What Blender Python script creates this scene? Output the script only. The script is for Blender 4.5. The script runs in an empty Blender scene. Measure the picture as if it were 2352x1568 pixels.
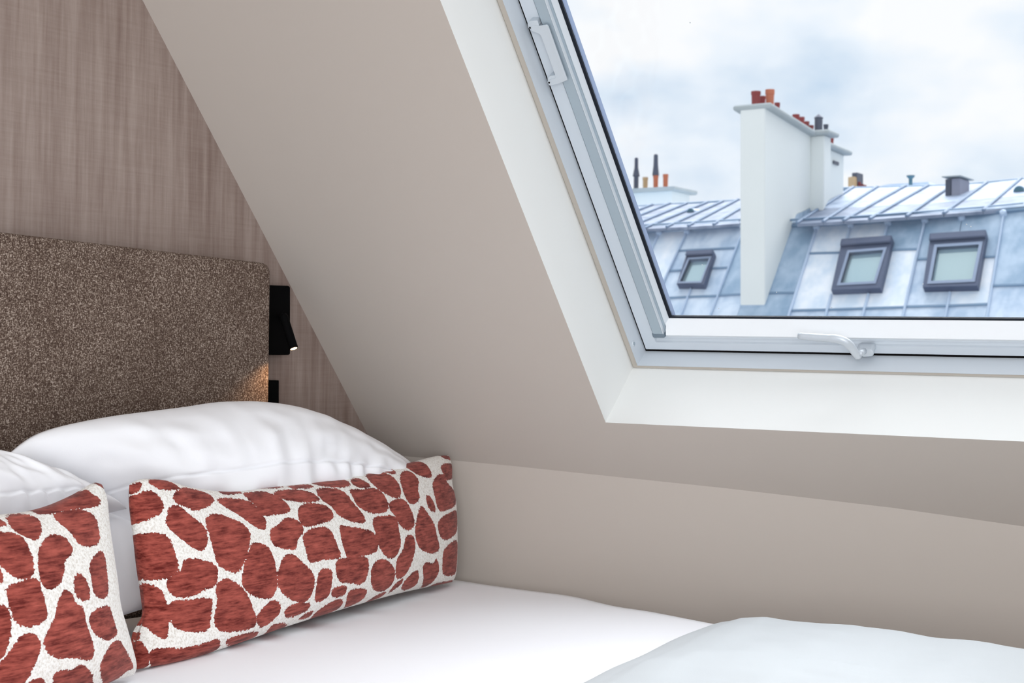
import bpy, bmesh, math, random
import numpy as np
from mathutils import Vector, Matrix, noise as mnoise

random.seed(7)
scene = bpy.context.scene
COL = scene.collection

# ------------------------------------------------------------------ camera
F_PX, YAW, PITCH, ROLL = 3300.0, math.radians(30.3), math.radians(.5), math.radians(.7)
cy, sy, cp, sp = math.cos(YAW), math.sin(YAW), math.cos(PITCH), math.sin(PITCH)
FWD = Vector((-sy*cp, cy*cp, sp)); _r = Vector((cy, sy, 0)); _u = _r.cross(FWD)
c_, s_ = math.cos(ROLL), math.sin(ROLL)
RGT = c_*_r + s_*_u; UP = -s_*_r + c_*_u
CAM = Vector((0, 0, 1.0))
cd = bpy.data.cameras.new('camera'); cam = bpy.data.objects.new('camera', cd); COL.objects.link(cam)
cd.sensor_width = 36.0; cd.lens = F_PX/2352*36.0
cd.clip_start = .02; cd.clip_end = 500
cd.dof.use_dof = True; cd.dof.focus_distance = 2.1; cd.dof.aperture_fstop = 14
cam.matrix_world = Matrix.Translation(CAM) @ Matrix((RGT, UP, -FWD)).transposed().to_4x4()
scene.camera = cam

# ------------------------------------------------------------------ world: bright broken overcast
w = bpy.data.worlds.new('sky'); scene.world = w; w.use_nodes = True
nt = w.node_tree; nt.nodes.clear()
def N(t, **k):
    n = nt.nodes.new(t)
    for a, b in k.items(): setattr(n, a, b)
    return n
tc = N('ShaderNodeTexCoord'); mp = N('ShaderNodeMapping'); mp.inputs['Scale'].default_value = (1, 1, 1.9)
mp.inputs['Location'].default_value = (.35, .1, .22)
nz = N('ShaderNodeTexNoise'); nz.inputs['Scale'].default_value = 5.2; nz.inputs['Detail'].default_value = 7; nz.inputs['Roughness'].default_value = .5
rp = N('ShaderNodeValToRGB'); e = rp.color_ramp.elements
e[0].position = .34; e[0].color = (.60, .73, .87, 1); e[1].position = .545; e[1].color = (1.0, 1.0, 1.0, 1)
x = e.new(.46); x.color = (.86, .92, .985, 1)
bg = N('ShaderNodeBackground'); bg.inputs['Strength'].default_value = .83; ow = N('ShaderNodeOutputWorld')
L = nt.links.new
L(tc.outputs['Generated'], mp.inputs['Vector']); L(mp.outputs[0], nz.inputs['Vector']); L(nz.outputs['Fac'], rp.inputs[0])
L(rp.outputs[0], bg.inputs['Color']); L(bg.outputs[0], ow.inputs['Surface'])

# veiled sun behind the cloud layer: very soft
sn = bpy.data.lights.new('veiled_sun', 'SUN'); sn.energy = 3.5; sn.angle = math.radians(65); sn.color = (.95, .97, 1.0)
so_ = bpy.data.objects.new('veiled_sun', sn); COL.objects.link(so_)
so_.rotation_euler = Vector((.06, -.60, -.80)).to_track_quat('-Z', 'Y').to_euler()
# ------------------------------------------------------------------ unseen area fills added to brighten the room (behind and above the camera)
def area(name, loc, target, size, power, col):
    l = bpy.data.lights.new(name, 'AREA'); l.size = size; l.energy = power; l.color = col
    o = bpy.data.objects.new(name, l); COL.objects.link(o); o.location = loc
    o.rotation_euler = (Vector(target)-Vector(loc)).to_track_quat('-Z', 'Y').to_euler()
area('overhead_fill', (-.3, 1.0, 2.3), (-.8, 1.5, .6), 1.0, 17, (1.0, .98, .97))  # added overhead fill, no fixture hangs there
area('room_fill', (.5, -.9, 1.0), (-1.3, 2.0, 1.05), 1.2, 27, (.97, .98, 1.0))  # added fill from behind, no window is built there

scene.view_settings.view_transform = 'Standard'; scene.view_settings.look = 'None'
scene.view_settings.gamma = 1; scene.view_settings.exposure = 0.32
scene.view_settings.use_curve_mapping = False

# ------------------------------------------------------------------ layout helpers
Z3 = Vector((0, 0, 1))
def ray(u, v): return FWD + RGT*((u-1176)/F_PX) + UP*((784-v)/F_PX)
def at(u, v, P, n):
    d = ray(u, v); return CAM + d*((Vector(P)-CAM).dot(n)/d.dot(n))
def pix(P):
    q = Vector(P)-CAM; z = q.dot(FWD); return 1176+F_PX*q.dot(RGT)/z, 784-F_PX*q.dot(UP)/z

def link(name, me, mat=None, parent=None, smooth=False):
    o = bpy.data.objects.new(name, me); COL.objects.link(o)
    if mat is not None:
        me.materials.clear(); me.materials.append(mat)
    if parent is not None: o.parent = parent
    if smooth:
        for p in me.polygons: p.use_smooth = True
    return o
def empty(name, loc=(0, 0, 0)):
    # children keep world coordinates: the Empty stands at the thing's base
    o = bpy.data.objects.new(name, None); COL.objects.link(o); o.location = loc; o.empty_display_size = .05
    return o
def rebase(root):
    """shift children so that world coordinates hold under a root placed at its base"""
    for ch in [c for c in COL.objects if c.parent == root]:
        ch.location = ch.location - root.location
def tag(o, label=None, cat=None, group=None, kind=None):
    for k, v in (('label', label), ('category', cat), ('group', group), ('kind', kind)):
        if v: o[k] = v
    return o
def mesh(verts, faces):
    me = bpy.data.meshes.new('m'); me.from_pydata([tuple(v) for v in verts], [], faces); me.update(); return me
def fixn(me):
    bm = bmesh.new(); bm.from_mesh(me); bmesh.ops.recalc_face_normals(bm, faces=bm.faces); bm.to_mesh(me); bm.free(); return me
def prism(poly, vec):
    """closed solid: polygon swept along vec"""
    n = len(poly); vec = Vector(vec)
    vs = [Vector(p) for p in poly] + [Vector(p)+vec for p in poly]
    fs = [list(range(n)), list(range(2*n-1, n-1, -1))] + [[i, (i+1) % n, n+(i+1) % n, n+i] for i in range(n)]
    return fixn(mesh(vs, fs))
def box(o, a, b, c):
    o = Vector(o); a, b, c = Vector(a), Vector(b), Vector(c)
    return prism([o, o+a, o+a+b, o+b], c)
def bevel(me, r, seg=2):
    bm = bmesh.new(); bm.from_mesh(me)
    es = [e for e in bm.edges if len(e.link_faces) == 2 and e.calc_face_angle(0) > .5]
    bmesh.ops.bevel(bm, geom=es, offset=r, segments=seg, affect='EDGES', profile=.5); bm.to_mesh(me); bm.free(); return me
def join(*mes):
    bm = bmesh.new()
    for m in mes: bm.from_mesh(m)
    r = bpy.data.meshes.new('m'); bm.to_mesh(r); bm.free(); return r
def lathe(base, axis, prof, seg=16):
    """profile list of (radius, height) about axis through base"""
    axis = Vector(axis).normalized(); t = axis.orthogonal().normalized(); b = axis.cross(t); base = Vector(base)
    vs, fs = [], []
    for r, h in prof:
        for k in range(seg):
            a = 2*math.pi*k/seg; vs.append(base+axis*h+(t*math.cos(a)+b*math.sin(a))*r)
    m = len(prof)
    for i in range(m-1):
        for k in range(seg):
            k2 = (k+1) % seg; fs.append([i*seg+k, i*seg+k2, (i+1)*seg+k2, (i+1)*seg+k])
    fs.append([k for k in range(seg)][::-1]); fs.append([(m-1)*seg+k for k in range(seg)])
    return fixn(mesh(vs, fs))
def tube(pts, radii, side, flat=1.0, seg=12):
    """swept oval; side = direction of the wide axis"""
    vs, fs = [], []; n = len(pts); pts = [Vector(p) for p in pts]; side = Vector(side)
    for i, p in enumerate(pts):
        t = (pts[min(i+1, n-1)]-pts[max(i-1, 0)]).normalized()
        a = (side - t*side.dot(t)).normalized(); b = t.cross(a)
        for k in range(seg):
            th = 2*math.pi*k/seg; vs.append(p+(a*math.cos(th)+b*math.sin(th)*flat)*radii[i])
    for i in range(n-1):
        for k in range(seg):
            k2 = (k+1) % seg; fs.append([i*seg+k, i*seg+k2, (i+1)*seg+k2, (i+1)*seg+k])
    fs.append(list(range(seg))[::-1]); fs.append([(n-1)*seg+k for k in range(seg)])
    return fixn(mesh(vs, fs))
def resample(pts, n, smooth=True):
    pts = [Vector(p) for p in pts]
    if smooth and len(pts) > 2:
        out = []
        for i in range(len(pts)-1):
            p0, p1, p2, p3 = pts[max(i-1, 0)], pts[i], pts[i+1], pts[min(i+2, len(pts)-1)]
            for k in range(8):
                t = k/8; out.append(.5*((2*p1)+(p2-p0)*t+(2*p0-5*p1+4*p2-p3)*t*t+(3*p1-p0-3*p2+p3)*t**3))
        out.append(pts[-1]); pts = out
    d = [0]
    for i in range(1, len(pts)): d.append(d[-1]+(pts[i]-pts[i-1]).length)
    res = []; j = 0
    for k in range(n):
        t = d[-1]*k/(n-1)
        while j < len(d)-2 and d[j+1] < t: j += 1
        s = (t-d[j])/max(d[j+1]-d[j], 1e-9); res.append(pts[j].lerp(pts[j+1], min(max(s, 0), 1)))
    return res

# ------------------------------------------------------------------ materials
def srgb(r, g, b):
    f = lambda c: (c/255/12.92) if c <= 10 else ((c/255+.055)/1.055)**2.4
    return (f(r), f(g), f(b), 1)
def new_mat(name):
    m = bpy.data.materials.new(name); m.use_nodes = True; t = m.node_tree
    return m, t, t.nodes['Principled BSDF']
def plain(name, col, rough=.6, spec=.4, metal=0, bump=0, bscale=200, var=0, vscale=3):
    m, t, p = new_mat(name); p.inputs['Base Color'].default_value = col; p.inputs['Roughness'].default_value = rough
    p.inputs['Specular IOR Level'].default_value = spec; p.inputs['Metallic'].default_value = metal
    tcn = t.nodes.new('ShaderNodeTexCoord')
    if var:
        n = t.nodes.new('ShaderNodeTexNoise'); n.inputs['Scale'].default_value = vscale; n.inputs['Detail'].default_value = 4
        mx = t.nodes.new('ShaderNodeMix'); mx.data_type = 'RGBA'
        mx.inputs[6].default_value = tuple(c*(1-var) for c in col[:3])+(1,); mx.inputs[7].default_value = tuple(min(1, c*(1+var)) for c in col[:3])+(1,)
        t.links.new(tcn.outputs['Object'], n.inputs['Vector']); t.links.new(n.outputs['Fac'], mx.inputs[0]); t.links.new(mx.outputs[2], p.inputs['Base Color'])
    if bump:
        n = t.nodes.new('ShaderNodeTexNoise'); n.inputs['Scale'].default_value = bscale; n.inputs['Detail'].default_value = 3
        b = t.nodes.new('ShaderNodeBump'); b.inputs['Strength'].default_value = bump; b.inputs['Distance'].default_value = .002
        t.links.new(tcn.outputs['Object'], n.inputs['Vector']); t.links.new(n.outputs['Fac'], b.inputs['Height']); t.links.new(b.outputs[0], p.inputs['Normal'])
    return m
M = {}
M['beige'] = plain('painted_plaster', srgb(196, 187, 179), .75, .25, bump=.12, bscale=60, var=.02, vscale=2)
M['lining'] = plain('white_lining_paint', srgb(233, 234, 232), .55, .3)
M['bead'] = plain('skylit_glazing_bead', srgb(240, 243, 246), .4, .4)  # paler than the frame: skylight on the upturned bevel is put into its colour
M['joint'] = plain('joint_sealant', srgb(178, 171, 162), .8, .1)
M['frame'] = plain('white_lacquered_frame', srgb(210, 217, 224), .35, .5)
M['rail'] = plain('grey_aluminium_rail', srgb(168, 182, 192), .35, .5, metal=.3)
M['railcap'] = plain('grey_plastic_cap', srgb(112, 126, 138), .5, .4)
M['gasket'] = plain('black_rubber_gasket', srgb(22, 28, 38), .6, .2)
M['spacer'] = plain('zinc_spacer', srgb(150, 166, 196), .35, .5, metal=.6)
M['handle'] = plain('satin_metal_handle', srgb(204, 211, 218), .38, .5, metal=.3)
M['black'] = plain('matt_black_metal', srgb(5, 5, 6), .7, .06)
M['dark'] = plain('dark_gap', srgb(14, 12, 12), .9, .05)
M['floor'] = plain('oak_floor', srgb(150, 120, 92), .5, .4, var=.2, vscale=8)
M['wood'] = plain('bed_base_cloth', srgb(96, 84, 76), .9, .1, bump=.5, bscale=500)
M['sheet'] = plain('white_cotton', srgb(248, 249, 253), .85, .15, bump=.06, bscale=900)
M['duvet'] = plain('white_duvet_cotton', srgb(199, 204, 207), .85, .15, bump=.1, bscale=700)
M['stucco'] = plain('white_stucco', srgb(232, 236, 234), .9, .15, bump=.3, bscale=4, var=.05, vscale=1.3)
M['capstone'] = plain('grey_coping_cement', srgb(176, 184, 186), .9, .15, bump=.4, bscale=12, var=.12, vscale=5)
M['terracotta'] = plain('dark_terracotta', srgb(140, 62, 62), .85, .2, var=.2, vscale=6)
M['terracotta_orange'] = plain('orange_terracotta', srgb(190, 112, 84), .85, .2, var=.2, vscale=6)
M['terracotta_tan'] = plain('buff_clay', srgb(190, 160, 122), .85, .2, var=.15, vscale=6)
M['cowl'] = plain('dark_metal_cowl', srgb(78, 84, 100), .5, .4, metal=.3)
M['ventgreen'] = plain('verdigris_metal', srgb(84, 122, 138), .6, .3, metal=.2)
M['winframe'] = plain('dark_grey_window_cladding', srgb(82, 92, 116), .45, .4, metal=.3)
M['winframe2'] = plain('mid_grey_window_sash', srgb(140, 154, 178), .4, .4, metal=.3)
M['seam'] = plain('pale_zinc_seam', srgb(190, 208, 230), .4, .4, metal=.15)
M['seamtop'] = plain('weathered_zinc_seam', srgb(122, 144, 172), .5, .3)
M['seamd'] = plain('dark_zinc_joint', srgb(120, 146, 172), .5, .3, metal=.2)
def zinc(name, a, b):
    m, t, p = new_mat(name); tcn = t.nodes.new('ShaderNodeTexCoord'); mpn = t.nodes.new('ShaderNodeMapping')
    mpn.inputs['Scale'].default_value = (3.2, 3.2, .5)
    n = t.nodes.new('ShaderNodeTexNoise'); n.inputs['Scale'].default_value = 1.6; n.inputs['Detail'].default_value = 5; n.inputs['Roughness'].default_value = .6
    r = t.nodes.new('ShaderNodeValToRGB'); r.color_ramp.elements[0].position = .36; r.color_ramp.elements[0].color = a
    r.color_ramp.elements[1].position = .64; r.color_ramp.elements[1].color = b
    t.links.new(tcn.outputs['Object'], mpn.inputs[0]); t.links.new(mpn.outputs[0], n.inputs['Vector']); t.links.new(n.outputs['Fac'], r.inputs[0])
    t.links.new(r.outputs[0], p.inputs['Base Color']); p.inputs['Roughness'].default_value = .55; p.inputs['Metallic'].default_value = .1
    return m
M['zinc_mid'] = zinc('zinc_mid', srgb(170, 192, 216), srgb(214, 227, 242))
M['zinc_dark'] = zinc('zinc_dark', srgb(140, 168, 194), srgb(182, 202, 222))
M['zinc_light'] = zinc('zinc_light', srgb(208, 224, 240), srgb(244, 248, 254))
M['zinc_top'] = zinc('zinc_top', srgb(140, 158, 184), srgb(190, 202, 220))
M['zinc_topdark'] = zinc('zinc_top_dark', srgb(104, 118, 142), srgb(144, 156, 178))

# glazing: real thin pane, mostly transparent with a weak mirror reflection
def glass(name, tint, refl):
    m, t, p = new_mat(name); t.nodes.remove(p)
    tr = t.nodes.new('ShaderNodeBsdfTransparent'); tr.inputs[0].default_value = tint
    gl = t.nodes.new('ShaderNodeBsdfGlossy'); gl.inputs['Roughness'].default_value = .0; gl.inputs[0].default_value = (1, 1, 1, 1)
    fr = t.nodes.new('ShaderNodeFresnel'); fr.inputs[0].default_value = 1.35
    ml = t.nodes.new('ShaderNodeMath'); ml.operation = 'MULTIPLY'; ml.inputs[1].default_value = refl
    mx = t.nodes.new('ShaderNodeMixShader'); out = t.nodes['Material Output']
    t.links.new(fr.outputs[0], ml.inputs[0]); t.links.new(ml.outputs[0], mx.inputs[0]); t.links.new(tr.outputs[0], mx.inputs[1]); t.links.new(gl.outputs[0], mx.inputs[2])
    t.links.new(mx.outputs[0], out.inputs[0]); return m
M['glass'] = glass('window_glass', (.985, .99, .995, 1), .3)
m, t, p = new_mat('far_window_glass'); p.inputs['Base Color'].default_value = srgb(184, 208, 214); p.inputs['Roughness'].default_value = .08  # pale base colour carries the sky's reflection in the panes
p.inputs['Specular IOR Level'].default_value = .9; p.inputs['Metallic'].default_value = .55; M['farglass'] = m
m, t, p = new_mat('led_lens'); p.inputs['Emission Color'].default_value = (1, .62, .28, 1); p.inputs['Emission Strength'].default_value = 9; M['led'] = m

# wallpaper: woven look with fine vertical streaks
m, t, p = new_mat('textile_wallpaper'); tcn = t.nodes.new('ShaderNodeTexCoord')
def streak(scale, loc, det=4):
    mpn = t.nodes.new('ShaderNodeMapping'); mpn.inputs['Scale'].default_value = scale; mpn.inputs['Location'].default_value = loc
    n = t.nodes.new('ShaderNodeTexNoise'); n.inputs['Scale'].default_value = 1; n.inputs['Detail'].default_value = det; n.inputs['Roughness'].default_value = .65
    t.links.new(tcn.outputs['Object'], mpn.inputs[0]); t.links.new(mpn.outputs[0], n.inputs['Vector']); return n
a = streak((30, 95, 5), (0, 0, 0), 6); b = streak((40, 9, 260), (3, 1, 0), 3); c = streak((9, 14, 1.2), (7, 0, 0), 3)
def math2(op, x, y):
    n = t.nodes.new('ShaderNodeMath'); n.operation = op
    for i, q in enumerate((x, y)):
        if isinstance(q, (int, float)): n.inputs[i].default_value = q
        else: t.links.new(q, n.inputs[i])
    return n.outputs[0]
s1 = math2('MULTIPLY', a.outputs['Fac'], .50); s2 = math2('MULTIPLY', b.outputs['Fac'], .13); s3 = math2('MULTIPLY', c.outputs['Fac'], .37)
s = math2('ADD', math2('ADD', s1, s2), s3)
r = t.nodes.new('ShaderNodeValToRGB'); r.color_ramp.elements[0].position = .32; r.color_ramp.elements[0].color = srgb(118, 98, 90)
r.color_ramp.elements[1].position = .66; r.color_ramp.elements[1].color = srgb(166, 151, 143)
t.links.new(s, r.inputs[0]); t.links.new(r.outputs[0], p.inputs['Base Color']); p.inputs['Roughness'].default_value = .5; p.inputs['Specular IOR Level'].default_value = .4
bp = t.nodes.new('ShaderNodeBump'); bp.inputs['Strength'].default_value = .25; bp.inputs['Distance'].default_value = .001
t.links.new(s, bp.inputs['Height']); t.links.new(bp.outputs[0], p.inputs['Normal']); M['wallpaper'] = m

# headboard tweed
m, t, p = new_mat('tweed_boucle'); tcn = t.nodes.new('ShaderNodeTexCoord')
n1 = streak((470, 470, 470), (0, 0, 0), 2); n2 = streak((200, 200, 560), (5, 2, 1), 2); n3 = streak((11, 11, 11), (0, 4, 0), 3)
n4 = streak((200, 560, 180), (2, 9, 1), 2)
s = math2('ADD', math2('ADD', math2('MULTIPLY', n1.outputs['Fac'], .46), math2('MULTIPLY', n2.outputs['Fac'], .24)), math2('ADD', math2('MULTIPLY', n3.outputs['Fac'], .06), math2('MULTIPLY', n4.outputs['Fac'], .24)))
r = t.nodes.new('ShaderNodeValToRGB'); E4 = r.color_ramp.elements
E4[0].position = .42; E4[0].color = srgb(70, 54, 47); E4[1].position = .60; E4[1].color = srgb(182, 168, 157)
x = E4.new(.50); x.color = srgb(99, 83, 73); x = E4.new(.54); x.color = srgb(134, 118, 107)
t.links.new(s, r.inputs[0]); t.links.new(r.outputs[0], p.inputs['Base Color']); p.inputs['Roughness'].default_value = .9; p.inputs['Specular IOR Level'].default_value = .15
bp = t.nodes.new('ShaderNodeBump'); bp.inputs['Strength'].default_value = .8; bp.inputs['Distance'].default_value = .002
t.links.new(s, bp.inputs['Height']); t.links.new(bp.outputs[0], p.inputs['Normal']); M['tweed'] = m

# cushion: rust velvet patches (float attribute 'patch' > 0) on cream boucle
m, t, p = new_mat('giraffe_jacquard'); tcn = t.nodes.new('ShaderNodeTexCoord')
at_ = t.nodes.new('ShaderNodeAttribute'); at_.attribute_name = 'patch'
nA = streak((260, 260, 260), (0, 0, 0), 2); nB = streak((120, 30, 330), (0, 3, 0), 3); nC = streak((50, 34, 110), (4, 0, 0), 4); nD = streak((330, 330, 330), (9, 0, 0), 3)
nE = streak((60, 60, 60), (1, 2, 0), 4)
edge = math2('ADD', math2('ADD', at_.outputs['Fac'], .0017), math2('MULTIPLY', math2('SUBTRACT', nA.outputs['Fac'], .5), .008))
step = math2('GREATER_THAN', edge, 0.0)
vel = math2('ADD', math2('MULTIPLY', nB.outputs['Fac'], .5), math2('MULTIPLY', nC.outputs['Fac'], .5))
r1 = t.nodes.new('ShaderNodeValToRGB'); r1.color_ramp.elements[0].position = .38; r1.color_ramp.elements[0].color = srgb(94, 30, 25)
r1.color_ramp.elements[1].position = .64; r1.color_ramp.elements[1].color = srgb(176, 88, 76)
t.links.new(vel, r1.inputs[0])
r2 = t.nodes.new('ShaderNodeValToRGB'); r2.color_ramp.elements[0].position = .3; r2.color_ramp.elements[0].color = srgb(214, 206, 196)
r2.color_ramp.elements[1].position = .55; r2.color_ramp.elements[1].color = srgb(250, 248, 244)
t.links.new(nD.outputs['Fac'], r2.inputs[0])
mx = t.nodes.new('ShaderNodeMix'); mx.data_type = 'RGBA'; t.links.new(step, mx.inputs[0]); t.links.new(r2.outputs[0], mx.inputs[6]); t.links.new(r1.outputs[0], mx.inputs[7])
t.links.new(mx.outputs[2], p.inputs['Base Color']); p.inputs['Roughness'].default_value = .85; p.inputs['Specular IOR Level'].default_value = .12
p.inputs['Sheen Weight'].default_value = .12
hh = math2('ADD', math2('MULTIPLY', math2('SUBTRACT', 1.0, step), math2('MULTIPLY', nD.outputs['Fac'], 1.5)), math2('MULTIPLY', step, math2('ADD', .7, math2('MULTIPLY', vel, .5))))
bp = t.nodes.new('ShaderNodeBump'); bp.inputs['Strength'].default_value = .7; bp.inputs['Distance'].default_value = .002
t.links.new(hh, bp.inputs['Height']); t.links.new(bp.outputs[0], p.inputs['Normal']); M['giraffe'] = m

# ================================================================== ROOM SHELL
YK = 2.3; K = YK/2.4
BEDZ = .58
DX = Vector((.999, .0334, -.008)).normalized(); DS = Vector((-.056, -.594, .802)).normalized()
NO = DS.cross(DX).normalized()
if NO.y < 0: NO = -NO                                  # outward normal of the sloped ceiling
P0 = at(1170, 1069, (0, YK, 0), Vector((0, 1, 0)))
def slope(u, v): return at(u, v, P0, NO)
ORG = slope(1391, 970)                                 # lower left corner of the window opening
def W(u, v, n): return ORG + (DX*u + DS*v + NO*n)*K    # window coordinates (metres at the drawing scale K)
UV_W, UV_H = 1.12, 1.12                                # opening size

# head wall plane through the crease
cA, cB = slope(327, 0), slope(835, 980)
hd = Vector((cB.x-cA.x, cB.y-cA.y, 0)).normalized()    # along the head wall, towards the knee wall
HN = Vector((hd.y, -hd.x, 0)).normalized()             # out of the wall, into the room
if HN.x < 0: HN = -HN
HP = Vector(cB)
def head(u, v, off=0.0): return at(u, v, HP+HN*off, HN)
corner = slope(868, 1041)

# sloped ceiling: one skin with the window hole
fold = [corner, slope(1042, 1057), slope(1170, 1069), slope(1289, 1081.6), slope(1650, 1119), slope(2052, 1166), slope(2352, 1208.7)]
fold[0] = at(868, 1041, HP, HN)
fold[0] = fold[0] - NO*((fold[0]-P0).dot(NO))
dirn = (fold[-1]-fold[-2]).normalized(); fold.append(fold[-1]+dirn*1.6)
topL = cA + (cA-cB)*.85; topz = topL.z
def up_to(P, z):
    return P + DS*((z-P.z)/DS.z)
topR = up_to(fold[-1], topz)
hole = [W(0, 0, 0), W(UV_W, 0, 0), W(UV_W, UV_H, 0), W(0, UV_H, 0)]
h0, h1, h2, h3 = hole
fl = fold
kmid = 3
vs = [Vector(f) for f in fl] + [topR, topL] + hole + [up_to(h2, topz), up_to(h3, topz)]
nf = len(fl); iTR, iTL = nf, nf+1; a0, a1, a2, a3 = nf+2, nf+3, nf+4, nf+5; iU2, iU3 = nf+6, nf+7
faces = [[0, 1, 2, a0, a3, iU3, iTL],
         [2, 3, 4, 5, a1, a0] , [5, 6, 7, iTR, iU2, a2, a1], [a3, a2, iU2, iU3]]
me = mesh(vs, faces); ceil = link('ceiling', fixn(me), M['beige']); tag(ceil, kind='structure')
tag(ceil, 'sloping beige plaster ceiling around the roof window')
so = ceil.modifiers.new('thick', 'SOLIDIFY'); so.thickness = .05; so.offset = 0
# make the skin thicken outwards only
ceil.modifiers.remove(so)
# knee wall below the fold
vs = []
for f in fl: vs += [Vector(f), Vector((f.x, f.y, 0))]
faces = [[2*i, 2*i+1, 2*i+3, 2*i+2] for i in range(len(fl)-1)]
knee = link('wall_back', mesh(vs, faces), M['beige']); tag(knee, 'low beige knee wall beside the bed', kind='structure')
# head wall
far = HP - hd*3.2
def hw(P, z): return Vector((P.x, P.y, z))
c0 = fold[0]; 
tl = topL - HN*((topL-HP).dot(HN))
vs = [hw(c0, 0), c0, tl, hw(far, topz), hw(far, 0)]
back = [v - HN*.1 for v in vs]
hwm = prism(vs, -HN*.1)
o = link('wall_left', hwm, M['wallpaper']); tag(o, 'head wall covered in taupe streaked textile wallpaper', kind='structure')
# flat ceiling strip and floor
fa = hw(far, topz)
o = link('ceiling', fixn(mesh([tl, topR, Vector((topR.x, fa.y, topz)), fa], [[0, 1, 2, 3]])), M['lining']); tag(o, kind='structure')
o = link('floor', mesh([hw(far, 0), Vector((2.2, far.y, 0)), Vector((2.2, 2.7, 0)), hw(c0, 0)+Vector((0, .3, 0))], [[0, 1, 2, 3]]), M['floor']); tag(o, kind='structure')
# end wall on the right, out of view
o = link('wall_right', mesh([Vector((fold[-1].x, fold[-1].y, 0)), Vector((topR.x+.0, topR.y, 0)), topR, fold[-1]], [[0, 1, 2, 3]]), M['beige']); tag(o, kind='structure')

# ================================================================== ROOF WINDOW
win = empty('window_1', W(.5, 0, .1)); tag(win, 'white framed roof window set in the sloping ceiling', kind='structure')
def ring(w, wb, n):
    """four corners of a rectangle inset by w (sides, top) and wb (bottom) at depth n"""
    return [W(w, wb, n), W(UV_W-w, wb, n), W(UV_W-w, UV_H-w, n), W(w, UV_H-w, n)]
def band(profile, sides=(0, 1, 2, 3)):
    rings = [ring(*p) for p in profile]; vs = [v for r_ in rings for v in r_]; fs = []
    for i in range(len(profile)-1):
        for k in sides:
            k2 = (k+1) % 4; fs.append([4*i+k, 4*i+k2, 4*i+4+k2, 4*i+4+k])
    return fixn(mesh(vs, fs))
# lining boards: one each side
for k, nm in enumerate(('lower', 'right', 'upper', 'left')):
    link('lining_board', band([(0, 0, 0), (.010, .021, .14)], (k,)), M['lining'], win)
link('joint_strip', band([(.010, .021, .14), (.013, .0225, .137), (.021, .026, .140)]), M['joint'], win)
link('outer_frame', band([(.021, .026, .139), (.0225, .0275, .188), (.06, .06, .192)]), M['frame'], win)
link('gap_shadow_seal', band([(.0222, .0275, .1835), (.0300, .036, .1865)]), M['dark'], win)
# sash: front face, groove, bevel towards the glass
sash = link('sash', band([(.030, .040, .215), (.0265, .0345, .184), (.0265, .0345, .180), (.0525, .0520, .178), (.0535, .0535, .182), (.0545, .0600, .187),
                          (.0580, .0615, .187), (.0590, .0625, .179), (.0800, .0660, .179), (.0900, .0990, .1905), (.0900, .0860, .215)]), M['frame'], win)
bead = [(.0580, .186), (.0615, .1835), (.0745, .1690), (.0765, .1680), (.1000, .1902), (.1000, .1960), (.0700, .1960)]
link('glazing_bead', prism([W(.0835, a_, b_) for a_, b_ in bead], DX*(UV_W-.167)*K), M['bead'], win)
link('glazing_gasket', band([(.0895, .0990, .1895), (.0945, .1030, .1905), (.0945, .1020, .196)]), M['gasket'], win)
link('pane_spacer', band([(.0945, .1015, .1945), (.0952, .1000, .1965), (.0958, .0930, .204), (.0960, .0925, .206)], (1, 2, 3)), M['spacer'], win)
link('lower_seal', band([(.0945, .1015, .1945), (.0952, .1000, .1965), (.0958, .0930, .204), (.0960, .0925, .206)], (0,)), M['gasket'], win)
# aluminium blind rails on both stiles, with end caps
def rail(side):
    m_ = lambda u: u if side == 0 else UV_W-u
    prof = [(.0560, .186), (.0565, .172), (.0585, .170), (.0765, .170), (.0775, .172), (.0775, .178), (.0820, .178), (.0820, .184)]
    v0, v1 = .077, UV_H-.12
    vs = [W(m_(a_), v0, b_) for a_, b_ in prof] + [W(m_(a_), v1, b_) for a_, b_ in prof]; k = len(prof)
    fs = [[i, i+1, k+i+1, k+i] for i in range(k-1)] + [list(range(k)), list(range(k, 2*k))]
    rl = link('blind_rail', fixn(mesh(vs, fs)), M['rail'], win)
    q = [(.0550, .186), (.0550, .170), (.0575, .1685), (.0780, .1685), (.0795, .172), (.0795, .186)]
    vs = [W(m_(a_), .0690, b_+(.0)) for a_, b_ in q] + [W(m_(a_), .0772, b_) for a_, b_ in q]; k = len(q)
    fs = [[i, (i+1) % k, k+(i+1) % k, k+i] for i in range(k)] + [list(range(k)), list(range(k, 2*k))]
    link('end_cap', bevel(fixn(mesh(vs, fs)), .0012), M['railcap'], rl)
    me_ = prism([W(m_(.0773), v0-.0, .1695), W(m_(.0783), v0-.0, .1695), W(m_(.0783), v0, .178), W(m_(.0773), v0, .178)], DS*(v1-v0)*K)
    link('rail_edge', me_, M['frame'], rl)
rail(0); rail(1)
# glass: two panes
for d_ in (.196, .204):
    q = [W(.089, .0885, d_), W(UV_W-.089, .0885, d_), W(UV_W-.089, UV_H-.089, d_), W(.089, UV_H-.089, d_)]
    link('glass_pane', prism(q, NO*.003), M['glass'], win)
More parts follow.
